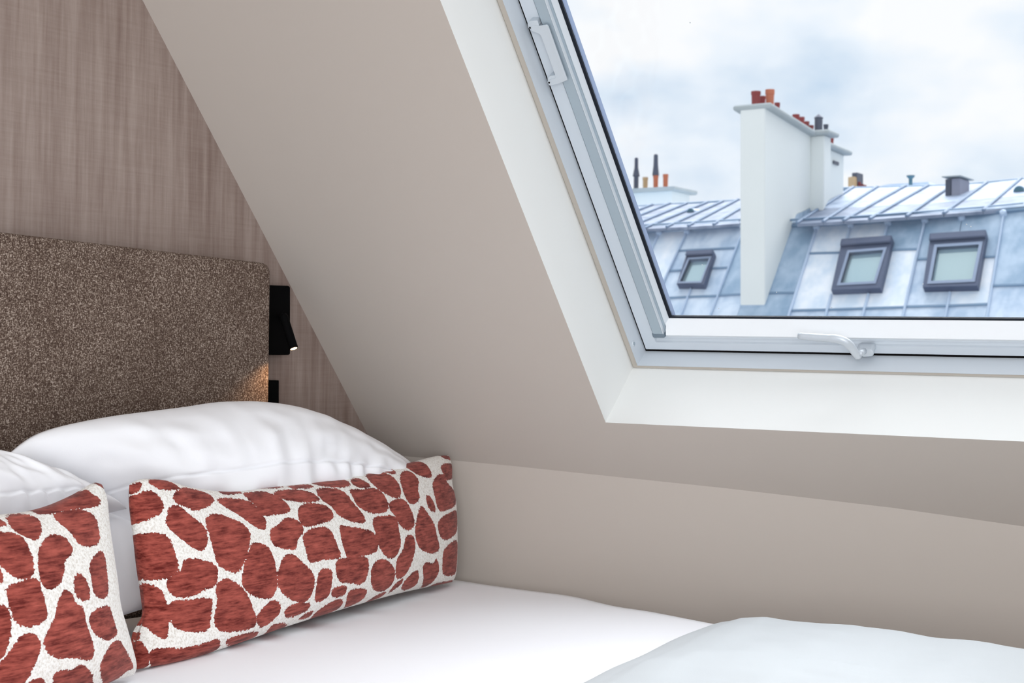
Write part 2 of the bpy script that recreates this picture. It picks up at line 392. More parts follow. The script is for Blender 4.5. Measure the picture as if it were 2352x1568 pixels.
# screw cap on the frame reveal
nL = DX
ps = at(1455, 789, W(.0218, .1, .16), NO.cross(DS).normalized())
ax = NO.cross(DS).normalized(); ax = ax if ax.x > 0 else -ax
link('screw_cap', lathe(ps-ax*.001, ax, [(.0050, 0), (.0052, .0018), (.0042, .0026), (.0034, .0026), (.0032, .0012), (.0002, .0012)], 20), M['frame'], win, True)
link('screw_hole', lathe(ps+ax*.0003, ax, [(.0031, 0), (.0031, .0016), (.0002, .0016)], 20), M['rail'], win)
for q in ((1784, 671), (1651, 708), (2220, 515), (1585, 52), (1613, 608), (2120, 652), (2230, 520), (1910, 706)):
    dp = at(*q, W(0, 0, .1955), NO); link('water_drop', lathe(dp, -NO, [(.0011, 0), (.0009, .0004), (.0001, .0006)], 8), M['handle'], win)
# grab bracket on the left stile
gn = .163
def wpx(u, v, n=gn): return at(u, v, W(0, 0, n), NO)
plate = [(1215, 57), (1222, 59), (1238, 60), (1255, 57), (1259, 61), (1303, 184), (1292, 189), (1278, 194), (1262, 197), (1257, 190), (1258, 184), (1274, 180), (1276, 176), (1243, 84), (1238, 78), (1221, 72)]
br = link('grab_bracket', bevel(prism([wpx(*q) for q in plate], NO*.003), .0007), M['handle'], win)
for (x0, y0, x1, y1) in ((1211, 47, 1237, 58), (1257, 173, 1279, 184)):
    pl = [(x0, y0+8), (x0+5, y0+1), (x1-3, y0), (x1+1, y1), (x1, y1+3), (x0+8, y1+12), (x0+2, y1+6)]
    link('bracket_foot', bevel(prism([wpx(a_, b_, gn+.001) for a_, b_ in pl], NO*.018), .0008), M['handle'], br)
for q in ((1217, 64), (1261, 190)):
    link('screw_hole', lathe(wpx(*q, gn-.0006), NO, [(.0016, 0), (.0016, .001)], 12), M['dark'], br)
# window handle on the bottom rail
def hpx(u, v, n): return at(u, v, W(0, 0, n), NO)
hb = [hpx(*q, .158) for q in ((1966, 806), (1972, 803), (2000, 803), (2006, 807), (2007, 814), (2003, 819), (1984, 820), (1972, 816))]
hb_o = link('handle_base', bevel(prism(hb, NO*.022*K), .0015), M['handle'], win)
pth = [(1833, 771), (1850, 772.5), (1880, 775), (1910, 777), (1930, 780), (1945, 787), (1955, 797), (1963, 808), (1972, 818), (1977, 820)]
pts = resample([hpx(a_, b_, .128 + .006*max(0, (i-5))/4) for i, (a_, b_) in enumerate(pth)], 26)
rad = [(.0045 if i == 0 else .0062 if i < 4 else .0068 if i < 12 else .0078 if i < 20 else .0068) for i in range(26)]; rad[-1] = .004
link('lever', tube(pts, rad, DS, .8), M['handle'], hb_o, True)
link('spindle', tube([hpx(1976, 812, .13), hpx(1984, 806, .152)], [.0045, .0055], DS), M['handle'], hb_o, True)
rebase(win)

# ================================================================== HEADBOARD
HB = .07
a_, b_ = head(0, 532, HB), head(624, 605, HB)
hdir = (b_-a_).normalized(); tr_ = b_; tl_ = b_ - hdir*1.75
dn = .36
rad_ = .018; prof = []
tr_n = tr_
seg = [tr_n + Vector((0, 0, -1))*(rad_+.004) + 0*hdir]
for k in range(6):
    th = k/5*math.pi/2
    seg.append(tr_n - hdir*rad_ + Vector((0, 0, -rad_)) + hdir*rad_*math.cos(th) + Z3*rad_*math.sin(th))
poly = [tl_] + seg[::-1][:-1] + [Vector((tr_.x, tr_.y, dn)), Vector((tl_.x, tl_.y, dn))]
hbm = bevel(prism(poly, -HN*(HB-.002)), .007, 3)
hbo = link('headboard', hbm, M['tweed'], None, True)
tag(hbo, 'wide upholstered headboard in grey brown tweed fabric', 'headboard')

# ================================================================== READING LAMP AND SWITCH
lamp = empty('reading_lamp', head(645, 735, .0)); tag(lamp, 'black wall reading lamp with lit tilted spot beside the headboard', 'lamp')
pc = [head(*q, .022) for q in ((606, 654), (662, 656), (665, 657), (667, 660), (667, 812), (665, 814.5), (662, 815), (606, 815))]
link('back_plate', bevel(prism(pc, -HN*.0215), .0015), M['black'], lamp)
tip = head(675, 801, .105); rear = head(650, 722, .075)
axl = (tip-rear).normalized()
bd = link('lamp_head', lathe(rear, axl, [(.0055, 0), (.0078, .004), (.0078, (tip-rear).length-.002), (.0070, (tip-rear).length), (.0062, (tip-rear).length), (.0062, (tip-rear).length-.001)], 24), M['black'], lamp, False)
link('lens', lathe(tip-axl*.0022, axl, [(.0062, 0), (.0062, .0014), (.0001, .0016)], 20), M['led'], bd)
link('pivot_arm', tube([head(648, 728, .02), rear+axl*.012], [.005, .005], axl), M['black'], lamp)
rebase(lamp)
sl = bpy.data.lights.new('lamp_beam', 'SPOT'); sl.energy = .75; sl.color = (1, .60, .30); sl.spot_size = math.radians(80); sl.spot_blend = .9; sl.shadow_soft_size = .006
so = bpy.data.objects.new('lamp_beam', sl); COL.objects.link(so); so.location = tip+axl*.002
so.rotation_euler = (head(603, 935, .072)-so.location).to_track_quat('-Z', 'Y').to_euler()
sw = empty('wall_switch', head(633, 930, 0)); tag(sw, 'small black wall switch below the reading lamp', 'switch')
pc = [head(*q, .012) for q in ((600, 872.5), (641, 873), (641, 945), (600, 945))]
link('switch_plate', bevel(prism(pc, -HN*.0115), .001), M['black'], sw)
pc = [head(*q, .0145) for q in ((603, 876), (638, 876), (638, 941), (603, 941))]
link('rocker', bevel(prism(pc, -HN*.004), .0008), M['black'], sw)
rebase(sw)

# ================================================================== BED
def bedp(u, v, z=BEDZ): return at(u, v, (0, 0, z), Z3)
edge_px = [(1041, 1331), (1110, 1341.5), (1200, 1354), (1310, 1368.5), (1408, 1391), (1500, 1405.5), (1646, 1433.7)]
edge = [bedp(*q) for q in edge_px]
d0 = (edge[0]-edge[2]).normalized()
e_start = head(0, 0, HB+.01); 
# extend to the headboard and to the foot
xh = (HP+HN*(HB+.005))
tt = (xh-edge[0]).dot(HN)/d0.dot(HN); ex0 = edge[0] + Vector((d0.x, d0.y*.4, 0))*tt
d1 = (edge[-1]-edge[-3]).normalized(); ex1 = edge[-1]+d1*1.25
edge = [ex0]+edge+[edge[-1]+d1*.3, ex1]
NX, NY = 150, 110
epts = resample(edge, NX)
YN = .62
vs = []; fs = []
def nz3(x, y, z, s): return mnoise.noise(Vector((x*s, y*s, z*s)))
rows = NY+14
for i, E_ in enumerate(epts):
    # line across the bed, parallel to the headboard
    base = E_
    near = Vector((E_.x + (YN-E_.y)*(hd.x/hd.y), YN, BEDZ))
    for j in range(rows):
        if j < 7:       # far side drop
            s = (6-j)/6; P = base + Vector((0, .012*math.sin(s*math.pi/2), -.26*s**1.6 - .004*s))
        elif j >= rows-7:
            s = (j-(rows-7))/6; P = near + Vector((0, -.012*math.sin(s*math.pi/2), -.26*s**1.6))
        else:
            q = (j-6)/(rows-13); P = base.lerp(near, q)
            P.z += .004*nz3(P.x, P.y, 0, 3.0)*min(1, q*8)
        vs.append(P)
for i in range(NX-1):
    for j in range(rows-1):
        fs.append([i*rows+j, (i+1)*rows+j, (i+1)*rows+j+1, i*rows+j+1])
bed = empty('bed', ((ex0+ex1)/2).to_3d()*1.0); bed.location.z = 0; bed.location.y = 1.4
tag(bed, 'double bed made up with a smooth white fitted sheet', 'bed')
link('fitted_sheet', mesh(vs, fs), M['sheet'], bed, True)
q = [Vector((ex0.x+.01, ex0.y-.02, .30)), Vector((ex1.x, ex1.y-.02, .30)), Vector((ex1.x+(YN-ex1.y)*.13, YN+.02, .30)), Vector((ex0.x+(YN-ex0.y)*.13+.01, YN+.02, .30))]
link('mattress', bevel(prism(q, Vector((0, 0, .262))), .02, 3), M['sheet'], bed)
link('bed_base', bevel(prism([v+Vector((0, 0, -.18)) for v in q], Vector((0, 0, .18))), .01), M['wood'], bed)
for k in range(4):
    P = q[k].lerp((q[0]+q[2])/2, .1)
    link('leg', lathe(Vector((P.x, P.y, 0)), Z3, [(.02, 0), (.026, .12)], 14), M['black'], bed)
rebase(bed)

# ------------------------------------------------------------------ cushions and pillows: Coons patch with two bulging faces
def coons(top, bottom, left, right, ns, ntt):
    T, B = resample(top, ns), resample(bottom, ns); Lf, Rt = resample(left, ntt), resample(right, ntt)
    c00, c10, c01, c11 = T[0], T[-1], B[0], B[-1]
    Lf[0], Lf[-1], Rt[0], Rt[-1] = c00, c01, c10, c11
    g = []
    for j in range(ntt):
        v = j/(ntt-1)
        for i in range(ns):
            u = i/(ns-1)
            g.append(T[i]*(1-v)+B[i]*v+Lf[j]*(1-u)+Rt[j]*u-(c00*(1-u)*(1-v)+c10*u*(1-v)+c01*(1-u)*v+c11*u*v))
    return g
def soft(name, curves, nrm, front, back, mat, parent=None, ns=120, nt_=60, wr=0, wseed=0, power=.5, asym=None, wfun=None):
    g = coons(*curves, ns, nt_); nrm = Vector(nrm).normalized()
    vs = []; 
    def bulge(u, v):
        a = max(0, 4*u*(1-u)); b = max(0, 4*v*(1-v)); return (a**power)*(b**power)
    for s, th in ((1, front), (-1, back)):
        for j in range(nt_):
            for i in range(ns):
                u, v = i/(ns-1), j/(nt_-1); k = bulge(u, v)
                if asym and s > 0: k *= asym(u, v)
                P = g[j*ns+i] + nrm*(s*th*k)
                if wr:
                    ed = min(1, k*1.6)
                    w_ = wr*ed*(mnoise.noise(Vector((u*5+wseed, v*3, s*4.0)))+.5*mnoise.noise(Vector((u*13+wseed, v*6, s*9.0)))+.55*mnoise.noise(Vector((u*22+wseed+1.5*v, v*2.2, s*3.0))))
                    # pinch folds that fan out from the rim
                    P = P + nrm*s*w_
                if wfun and s > 0: P = P + nrm*wfun(u, v)
                vs.append(P)
    fs = []
    off = ns*nt_
    for j in range(nt_-1):
        for i in range(ns-1):
            a = j*ns+i; fs.append([a, a+ns, a+ns+1, a+1]); fs.append([off+a, off+a+1, off+a+ns+1, off+a+ns])
    me = mesh(vs, fs)
    bm = bmesh.new(); bm.from_mesh(me); uvl = bm.verts.layers.float.new('patch'); bm.verts.ensure_lookup_table()
    for k, v in enumerate(bm.verts): v[uvl] = float(k)
    bmesh.ops.remove_doubles(bm, verts=bm.verts, dist=.00002); bmesh.ops.recalc_face_normals(bm, faces=bm.faces); bm.to_mesh(me); bm.free()
    return me
def chaikin(p, n=2):
    p = [tuple(q) for q in p]
    for _ in range(n):
        o = []
        for i in range(len(p)):
            a, b = p[i], p[(i+1) % len(p)]; o.append((.78*a[0]+.22*b[0], .78*a[1]+.22*b[1])); o.append((.22*a[0]+.78*b[0], .22*a[1]+.78*b[1]))
        p = o
    return np.array(p)
def sdf(points, polys):
    """signed distance (positive inside) of points (n,2) to the union of polygons"""
    best = np.full(len(points), -1e9)
    for pl in polys:
        a = pl; b = np.roll(pl, -1, 0); mn = pl.min(0)-.05; mxx = pl.max(0)+.05
        sel = np.where((points[:, 0] > mn[0]) & (points[:, 0] < mxx[0]) & (points[:, 1] > mn[1]) & (points[:, 1] < mxx[1]))[0]
        if not len(sel): continue
        q = points[sel][:, None, :]; ab = (b-a)[None]; aq = q-a[None]
        tt_ = np.clip((aq*ab).sum(2)/np.maximum((ab*ab).sum(2), 1e-12), 0, 1); d = np.sqrt(((aq-ab*tt_[..., None])**2).sum(2)).min(1)
        y1, y2 = a[None, :, 1], b[None, :, 1]; x1, x2 = a[None, :, 0], b[None, :, 0]; py, px = q[:, :, 1], q[:, :, 0]
        cr = ((y1 > py) != (y2 > py)) & (px < (x2-x1)*(py-y1)/np.where(y2 == y1, 1e-9, y2-y1)+x1)
        ins = cr.sum(1) % 2 == 1; best[sel] = np.maximum(best[sel], np.where(ins, d, -d))
    return np.maximum(best, -.1)
def paint(me, ns, nt_, toplane, polys):
    """store, per vertex, how far it is inside a rust patch (metres on the cloth)"""
    at1 = me.attributes['patch']; n = len(me.vertices); buf = np.zeros(n, dtype=np.float32); at1.data.foreach_get('value', buf)
    co = np.zeros(n*3, dtype=np.float32); me.vertices.foreach_get('co', co); co = co.reshape(-1, 3)
    s = sdf(toplane(co), polys); at1.data.foreach_set('value', s.astype(np.float32))

def cushion(crv, bl, br, top_l, lean, crop, scale, blobs, front, back, label, nm='cushion', asym=None, ns=300, nt_=130, wfun=None):
    """crv: four outline curves in photo pixels; the cloth print is laid out in the cushion's own plane"""
    A, B = bedp(*bl), bedp(*br); e1 = (B-A).normalized(); nh = e1.cross(Z3).normalized(); nh = nh if nh.x > 0 else -nh
    upd = (Z3*math.cos(lean)-nh*math.sin(lean)).normalized(); nr = e1.cross(upd).normalized(); nr = nr if nr.x > 0 else -nr
    P1 = A+nh*.02
    pl = lambda u, v: at(u, v, P1, nr)
    me = soft('c', [[pl(*q) for q in c] for c in crv], nr, front, back, None, ns=ns, nt_=nt_, asym=asym, power=.42, wfun=wfun)
    def st(P): d = P-A; return (d.dot(e1), d.dot(upd))
    gl = [st(pl(*q)) for c in crv for q in c]; lim = (min(q[0] for q in gl), max(q[0] for q in gl), 0.0, max(q[1] for q in gl)*.95)
    polys = []
    for b in blobs:
        pts = []
        for x_, y_ in b:
            u_px, v_px = crop[0]+x_/scale, crop[1]+y_/scale; o_ = 0.0
            for _ in range(4):
                P_ = at(u_px, v_px, P1+nr*o_, nr); x0_, y0_ = st(P_)
                cu, cv = min(max((x0_-lim[0])/(lim[1]-lim[0]), .001), .999), min(max((lim[3]-y0_)/(lim[3]-lim[2]), .001), .999)
                o_ = front*((4*cu*(1-cu))**.42)*((4*cv*(1-cv))**.42)*(asym(cu, cv) if asym else 1)
            pts.append((x0_, y0_))
        polys.append(chaikin(pts))
    A_, e_, u_ = np.array(A), np.array(e1), np.array(upd)
    paint(me, ns, nt_, lambda co: np.stack([(co-A_)@e_, (co-A_)@u_], 1), polys)
    o = link(nm, me, M['giraffe'], None, True); tag(o, label, 'cushion', 'rust and cream patterned lumbar cushions')
    return o, A, B, e1, nr
B1 = [
[(80,370),(150,310),(210,315),(270,370),(285,420),(260,455),(110,525),(85,470),(70,410)],
[(50,290),(120,250),(110,300),(75,345),(50,340)],[(150,240),(270,235),(385,285),(330,300),(215,290)],
[(345,340),(385,295),(440,285),(560,305),(635,350),(600,390),(500,435),(420,400),(350,370)],
[(320,430),(350,398),(400,415),(480,480),(560,540),(585,620),(550,695),(500,680),(400,600),(310,520)],
[(565,500),(600,458),(660,460),(750,490),(830,530),(860,590),(840,690),(780,845),(700,820),(650,790),(620,680),(590,560)],
[(650,360),(700,348),(870,360),(920,420),(965,500),(960,555),(900,540),(790,450),(700,400)],
[(110,620),(180,580),(260,575),(330,600),(365,680),(400,790),(390,830),(320,875),(250,870),(200,820),(180,730),(130,670)],
[(345,880),(380,850),(425,830),(430,760),(480,748),(580,770),(640,800),(640,870),(620,930),(560,945),(500,985),(430,998),(370,980),(345,930)],
[(205,880),(260,910),(310,950),(335,1030),(360,1080),(365,1130),(350,1230),(320,1272),(290,1250),(230,1160),(160,1110),(160,1000),(200,1000)],
[(355,1030),(450,1025),(610,1005),(610,1080),(605,1190),(560,1225),(480,1225),(400,1195),(370,1120)],
[(640,920),(690,880),(740,900),(810,960),(850,1040),(880,1130),(870,1190),(820,1215),(690,1230),(640,1215),(635,1130),(650,1020),(635,960)],
[(800,870),(830,760),(870,650),(910,645),(980,680),(1005,760),(1020,860),(1015,950),(980,1010),(900,1005),(840,970),(800,920)],
[(1025,870),(1060,760),(1090,725),(1130,725),(1200,790),(1255,850),(1260,910),(1240,990),(1190,1045),(1120,1020),(1060,980),(1025,920)],
[(995,560),(1060,520),(1090,480),(1160,490),(1205,545),(1190,590),(1160,620),(1150,690),(1080,680),(1010,660),(995,610)],
[(1180,430),(1210,395),(1280,385),(1360,400),(1405,450),(1390,490),(1330,510),(1240,535),(1200,530),(1180,480)],
[(845,310),(1000,300),(1040,330),(1080,350),(1120,400),(1125,435),(1040,450),(950,465),(920,400),(880,360)],
[(1040,320),(1080,295),(1220,290),(1300,320),(1325,360),(1270,370),(1150,365),(1090,350)],
[(1315,290),(1380,280),(1460,290),(1500,320),(1530,380),(1600,470),(1605,510),(1550,510),(1440,470),(1400,400),(1330,350)],
[(1195,600),(1260,550),(1370,545),(1400,620),(1435,720),(1430,745),(1330,750),(1230,780),(1220,700)],
[(1440,530),(1480,540),(1590,560),(1650,575),(1680,620),(1680,700),(1620,720),(1540,740),(1480,755),(1450,640)],
[(1315,230),(1460,210),(1530,225),(1535,260),(1480,272),(1380,265),(1330,250)],[(1550,235),(1590,210),(1640,245),(1660,270),(1600,278),(1560,260)],
[(1525,290),(1600,300),(1650,285),(1710,295),(1755,370),(1755,430),(1700,450),(1630,445),(1560,400),(1540,340)],
[(1650,200),(1700,170),(1760,175),(1820,230),(1845,310),(1825,355),(1760,330),(1710,290),(1670,250)],
[(1845,220),(1870,175),(1910,175),(1960,230),(1945,290),(1965,350),(1920,395),(1880,370),(1855,290)],
[(1765,380),(1850,355),(1890,400),(1925,490),(1920,540),(1880,565),(1830,530),(1800,460),(1770,430)],
[(1650,480),(1760,470),(1810,480),(1820,560),(1835,650),(1800,740),(1740,745),(1690,670),(1670,580)],
[(1870,600),(1920,600),(1930,680),(1890,820),(1850,870),(1805,880),(1800,770),(1850,700)],
[(1635,840),(1650,790),(1700,755),(1750,770),(1795,830),(1790,900),(1750,950),(1690,965),(1640,930)],
[(1405,760),(1500,750),(1610,740),(1620,800),(1600,890),(1560,920),(1500,905),(1430,905),(1405,850)],
[(1295,830),(1375,820),(1375,900),(1350,1010),(1260,1040),(1275,930)],[(1380,950),(1470,930),(1470,980),(1410,1005),(1375,990)],
[(1480,970),(1560,950),(1615,960),(1600,1010),(1540,1050),(1475,1070)],[(1060,1100),(1110,1060),(1180,1045),(1235,1050),(1225,1080),(1150,1120),(1080,1135)],
[(880,1150),(930,1080),(1000,1020),(1040,1060),(1030,1110),(980,1160),(900,1210)],[(1260,1120),(1340,1060),(1420,1020),(1455,1030),(1440,1080),(1350,1120),(1270,1150)],
[(1160,1150),(1200,1120),(1260,1095),(1240,1130)],[(930,1245),(980,1190),(1060,1180),(1090,1200),(1010,1230)],[(650,1300),(760,1260),(880,1235),(860,1270),(700,1330)],
[(1985,800),(2010,775),(2060,790),(2075,750),(2095,790),(2095,840),(2040,920),(1990,935),(1995,870)],[(1845,935),(1880,880),(1950,820),(1960,880),(1950,920),(1880,955)],
[(1760,980),(1800,920),(1860,880),(1840,920)],[(1640,1025),(1700,985),(1750,970),(1730,995),(1660,1030)],
[(1930,580),(1940,500),(1970,395),(2010,450),(2060,530),(2075,600),(2100,690),(2050,715),(1970,690),(1940,640)],[(2005,340),(2030,340),(2060,400),(2065,440),(2030,430),(2010,390)],
[(2045,260),(2080,200),(2130,200),(2140,260),(2155,320),(2150,400),(2110,440),(2080,420),(2060,330)],[(2080,520),(2110,480),(2160,425),(2175,500),(2170,580),(2130,630),(2095,590)],
[(2130,680),(2185,610),(2185,780),(2170,850),(2120,860),(2120,760)],[(2095,150),(2130,125),(2160,140),(2155,200),(2140,240),(2115,190)],
[(1835,105),(1990,105),(2045,200),(2020,220),(1950,195),(1900,150)],[(2090,65),(2140,75),(2160,110),(2110,90)],[(1720,160),(1780,135),(1830,175),(1800,190),(1770,170)],
[(690,295),(840,280),(840,308),(700,318)],[(1000,262),(1080,250),(1140,255),(1060,275)],[(1140,265),(1300,250),(1310,270),(1200,280)],[(1400,205),(1480,190),(1560,180),(1480,205)],
[(80,1490),(90,1390),(120,1310),(185,1275),(180,1350),(160,1480)],[(180,1470),(190,1380),(230,1340),(400,1350),(520,1320),(600,1285),(625,1290),(590,1360),(400,1420)],
[(60,1340),(120,1250),(150,1205),(210,1220),(180,1270),(110,1300)],[(95,740),(140,750),(160,830),(190,1000),(160,1060),(120,900)],[(2060,920),(2170,890),(2165,915),(2050,940)]]
B1 = [[(x_+50 if x_ > 2140 else x_-35 if x_ < 100 else x_, y_) for x_, y_ in b] for b in B1]
def cr(pts, crop=(280, 1020), s=2.861): return [(crop[0]+a/s, crop[1]+b/s) for a, b in pts]
top = cr([(48,262),(110,232),(200,228),(290,240),(440,285),(700,312),(1000,280),(1300,245),(1600,190),(1900,118),(2060,78),(2148,72)])
bot = cr([(75,1482),(200,1462),(400,1425),(700,1328),(1000,1222),(1400,1096),(1800,985),(2050,930),(2168,905)])
lef = cr([(48,262),(58,400),(90,600),(115,800),(145,1000),(150,1120),(110,1250),(80,1370),(75,1482)])
rig = cr([(2148,72),(2158,150),(2150,260),(2168,400),(2172,600),(2178,760),(2180,860),(2168,905)])
fold_ = lambda u, v: -.012*math.exp(-((v-.80)/.10)**2)*math.exp(-(u/.22)**2)
c1, A1, B1_, e1_, n1_ = cushion((top, bot, lef, rig), (308, 1537), (1040, 1336), None, math.radians(13), (280, 1020), 2.861, B1, .060, .050,
    'long rust and cream patterned cushion propped before the right pillows', asym=lambda u, v: .85+.3*v, wfun=fold_)
B2 = [
[(505,490),(550,500),(548,525),(520,515)],[(215,640),(330,580),(450,525),(480,560),(525,580),(520,615),(430,620),(290,650)],
[(310,670),(350,640),(430,632),(500,660),(525,720),(540,800),(500,830),(430,815),(390,750)],[(70,680),(110,650),(180,648),(235,680),(240,740),(210,795),(150,770),(90,730)],
[(-40,800),(0,760),(60,752),(130,770),(165,830),(185,920),(185,980),(150,1003),(80,990),(50,950),(20,930),(-40,900)],
[(215,880),(250,800),(300,765),(360,780),(397,840),(390,870),(350,900),(350,960),(330,1030),(270,1065),(225,1020)],
[(405,1010),(420,980),(460,1000),(485,1070),(485,1115),(440,1120),(410,1080)],[(485,930),(520,880),(560,850),(585,1000),(590,1090),(550,1115),(510,1080)],
[(480,1220),(510,1180),(595,1145),(620,1230),(640,1300),(580,1340),(510,1300)],[(40,1050),(120,1030),(210,1000),(230,1100),(255,1180),(240,1230),(160,1265),(90,1240),(60,1140)],
[(320,1130),(350,1065),(390,1085),(410,1150),(450,1160),(460,1250),(500,1370),(500,1420),(480,1445),(400,1425),(320,1435),(250,1400),(235,1330),(300,1220)],
[(-90,1150),(45,1150),(60,1240),(50,1340),(10,1440),(-90,1440)],[(-60,1540),(60,1400),(120,1310),(180,1305),(215,1340),(210,1400),(170,1490),(130,1568),(40,1640)],
[(560,1420),(610,1350),(650,1340),(690,1420),(718,1490),(690,1490),(620,1560),(530,1600),(530,1500)],[(280,1530),(330,1500),(380,1510),(430,1470),(480,1510),(490,1580),(400,1640),(290,1600)],
[(-60,680),(40,680),(60,705),(20,720),(-60,740)],[(-50,930),(20,960),(25,1020),(-50,1060)],[(150,1568),(200,1545),(235,1560),(235,1620),(160,1630)],
[(-300,760),(-160,740),(-80,800),(-120,900),(-260,900)],[(-300,960),(-140,950),(-100,1080),(-160,1200),(-300,1180)],[(-280,1260),(-140,1250),(-120,1400),(-200,1500),(-300,1420)],[(-200,1560),(-80,1480),(-40,1600),(-100,1700),(-220,1680)]]
c7 = lambda pts: cr(pts, (0, 900), 2.347)
top = c7([(-420,735),(-200,690),(0,660),(130,645),(260,610),(400,548),(480,500),(515,488),(548,498)])
bot = c7([(-380,1850),(-200,1790),(0,1740),(250,1680),(450,1620),(600,1560),(716,1530)])
lef = c7([(-420,735),(-400,1200),(-380,1850)])
rig = c7([(548,498),(560,600),(556,720),(565,880),(582,1040),(598,1170),(640,1290),(680,1390),(718,1480),(716,1530)])
c2, A2, B2_, e2_, n2_ = cushion((top, bot, lef, rig), (-160, 1688), (305, 1552), None, math.radians(13), (0, 900), 2.347, B2, .060, .05,
    'rust and cream patterned cushion at the left edge, before the left pillows', asym=lambda u, v: .85+.3*v)

def pillow(name, corners, nrm, front, back, label, bow=.06, wr=.006, seed=0, wfun=None, power=.45, sag=None):
    TL, TR, BR, BL = [Vector(c) for c in corners]; cen = (TL+TR+BR+BL)/4
    def edge_(a, b):
        pts = []
        for k in range(7):
            q = k/6; P = a.lerp(b, q); P = P + (cen-P)*bow*math.sin(q*math.pi)
            if sag: P = P + Z3*sag*math.sin(q*math.pi)
            pts.append(P)
        return pts
    me = soft('p', [edge_(TL, TR), edge_(BL, BR), edge_(TL, BL), edge_(TR, BR)], nrm, front, back, None, ns=130, nt_=80, wr=wr, wseed=seed, power=power, wfun=wfun)
    o = link(name, me, M['sheet'], None, True); tag(o, label, 'pillow', 'white bed pillows'); return o
def seam_w(vs_, depth=.004):
    def f(u, v):
        r_ = -depth*math.exp(-((v-vs_)/.008)**2)
        # gathers below the hem line
        if v > vs_: r_ += .0045*math.sin(u*70+3*math.sin(u*9))*math.exp(-((v-vs_-.05)/.07)**2)*(.5+.5*math.sin(u*11))
        return r_*(1 if .03 < u < .97 else 0)
    return f
# right stack: the lower one stands in shadow behind the cushion, the upper one rests on it against the headboard
HBf = HP+HN*(HB+.012)
def onhb(u, v, off=0): return at(u, v, HBf+HN*off, HN)
zz = BEDZ
def pillow_px(name, tp, bt, nrm, front, back, label, wr, seed, wfun, side_bow=.03, lcurve=None, asym=lambda u, v: .78+.45*v):
    T = [Vector(p) for p in tp]; B = [Vector(p) for p in bt]
    def sd(a, b, inw):
        return [a.lerp(b, k/6)+inw*math.sin(k/6*math.pi)*side_bow for k in range(7)]
    c = (B[-1]-B[0]).normalized()
    me = soft('p', [T, B, lcurve or sd(T[0], B[0], c), sd(T[-1], B[-1], -c)], nrm, front, back, None, ns=150, nt_=90, wr=wr, wseed=seed, power=.55, wfun=wfun, asym=asym)
    o = link(name, me, M['sheet'], None, True); tag(o, label, 'pillow', 'white bed pillows'); return o
tp_ = [onhb(*q, o_) for q, o_ in (((15, 1046), .075), ((90, 994), .075), ((230, 960), .075), ((400, 938), .075), ((510, 924), .075), ((640, 930), .075), ((760, 968), .075), ((860, 1014), .08), ((950, 1066), .09))]
bt_ = [at(*q, (0, 0, zz+h_), Z3) for q, h_ in (((236, 1238), .14), ((420, 1225), .147), ((620, 1200), .148), ((820, 1160), .158), ((975, 1115), .185))]
nrm_u = (tp_[-1]-tp_[0]).cross(bt_[2]-tp_[4]); nrm_u = nrm_u if nrm_u.z > 0 else -nrm_u
pillow_px('pillow', tp_, bt_, nrm_u, .085, .02, 'plump white pillow on top of the right stack, against the headboard', .009, 1, seam_w(.66))
lo_c = (onhb(150, 1160, .07), onhb(770, 1115, .05), at(900, 1225, (0, 0, zz+.105), Z3), at(262, 1420, (0, 0, zz+.05), Z3))
nrm_l = (lo_c[1]-lo_c[0]).cross(lo_c[3]-lo_c[0]); nrm_l = nrm_l if nrm_l.z > 0 else -nrm_l
pillow('pillow', lo_c, nrm_l, .035, .02, 'shadowed white pillow underneath, seen between the two patterned cushions', wr=.006, seed=5)
l_c = (onhb(-760, 990, .07), onhb(20, 1070, .09), at(292, 1168, (0, 0, zz+.19), Z3), at(-420, 1330, (0, 0, zz+.15), Z3))
nrm_2 = (l_c[1]-l_c[0]).cross(l_c[3]-l_c[0]); nrm_2 = nrm_2 if nrm_2.z > 0 else -nrm_2
pillow('pillow', l_c, nrm_2, .085, .04, 'white pillow at the left edge, pointed corner reaching between the cushions', wr=.008, seed=9, wfun=seam_w(.82))

# ------------------------------------------------------------------ duvet folded towards the foot of the bed
left_px = [(1300, 1592), (1350, 1568), (1408, 1538), (1476, 1509), (1558, 1468), (1650, 1434)]
bl_ = [bedp(*q) for q in left_px]
dd = (bl_[-1]-bl_[0]).normalized()
_d0 = (bl_[2]-bl_[0]).normalized(); bl_ = [bl_[0]-_d0*q_ for q_ in (.9, .7, .5, .35, .2, .1)] + bl_
crest_px = [(1650, 1434), (1707, 1416), (1741, 1407), (1800, 1405), (1844, 1411), (1917, 1417), (1989, 1420), (2018, 1425), (2098, 1435), (2170, 1450), (2210, 1454), (2257, 1455), (2297, 1459), (2352, 1470), (2500, 1500)]
# heightfield over (a: along the folded edge, b: towards the foot)
nb = Vector((dd.y, -dd.x, 0)); nb = nb if nb.x > 0 else -nb
NA, NB = 190, 160
A0_ = bl_[0]; LA = (bl_[-1]-A0_).length+.035
ep = resample(bl_, NA)
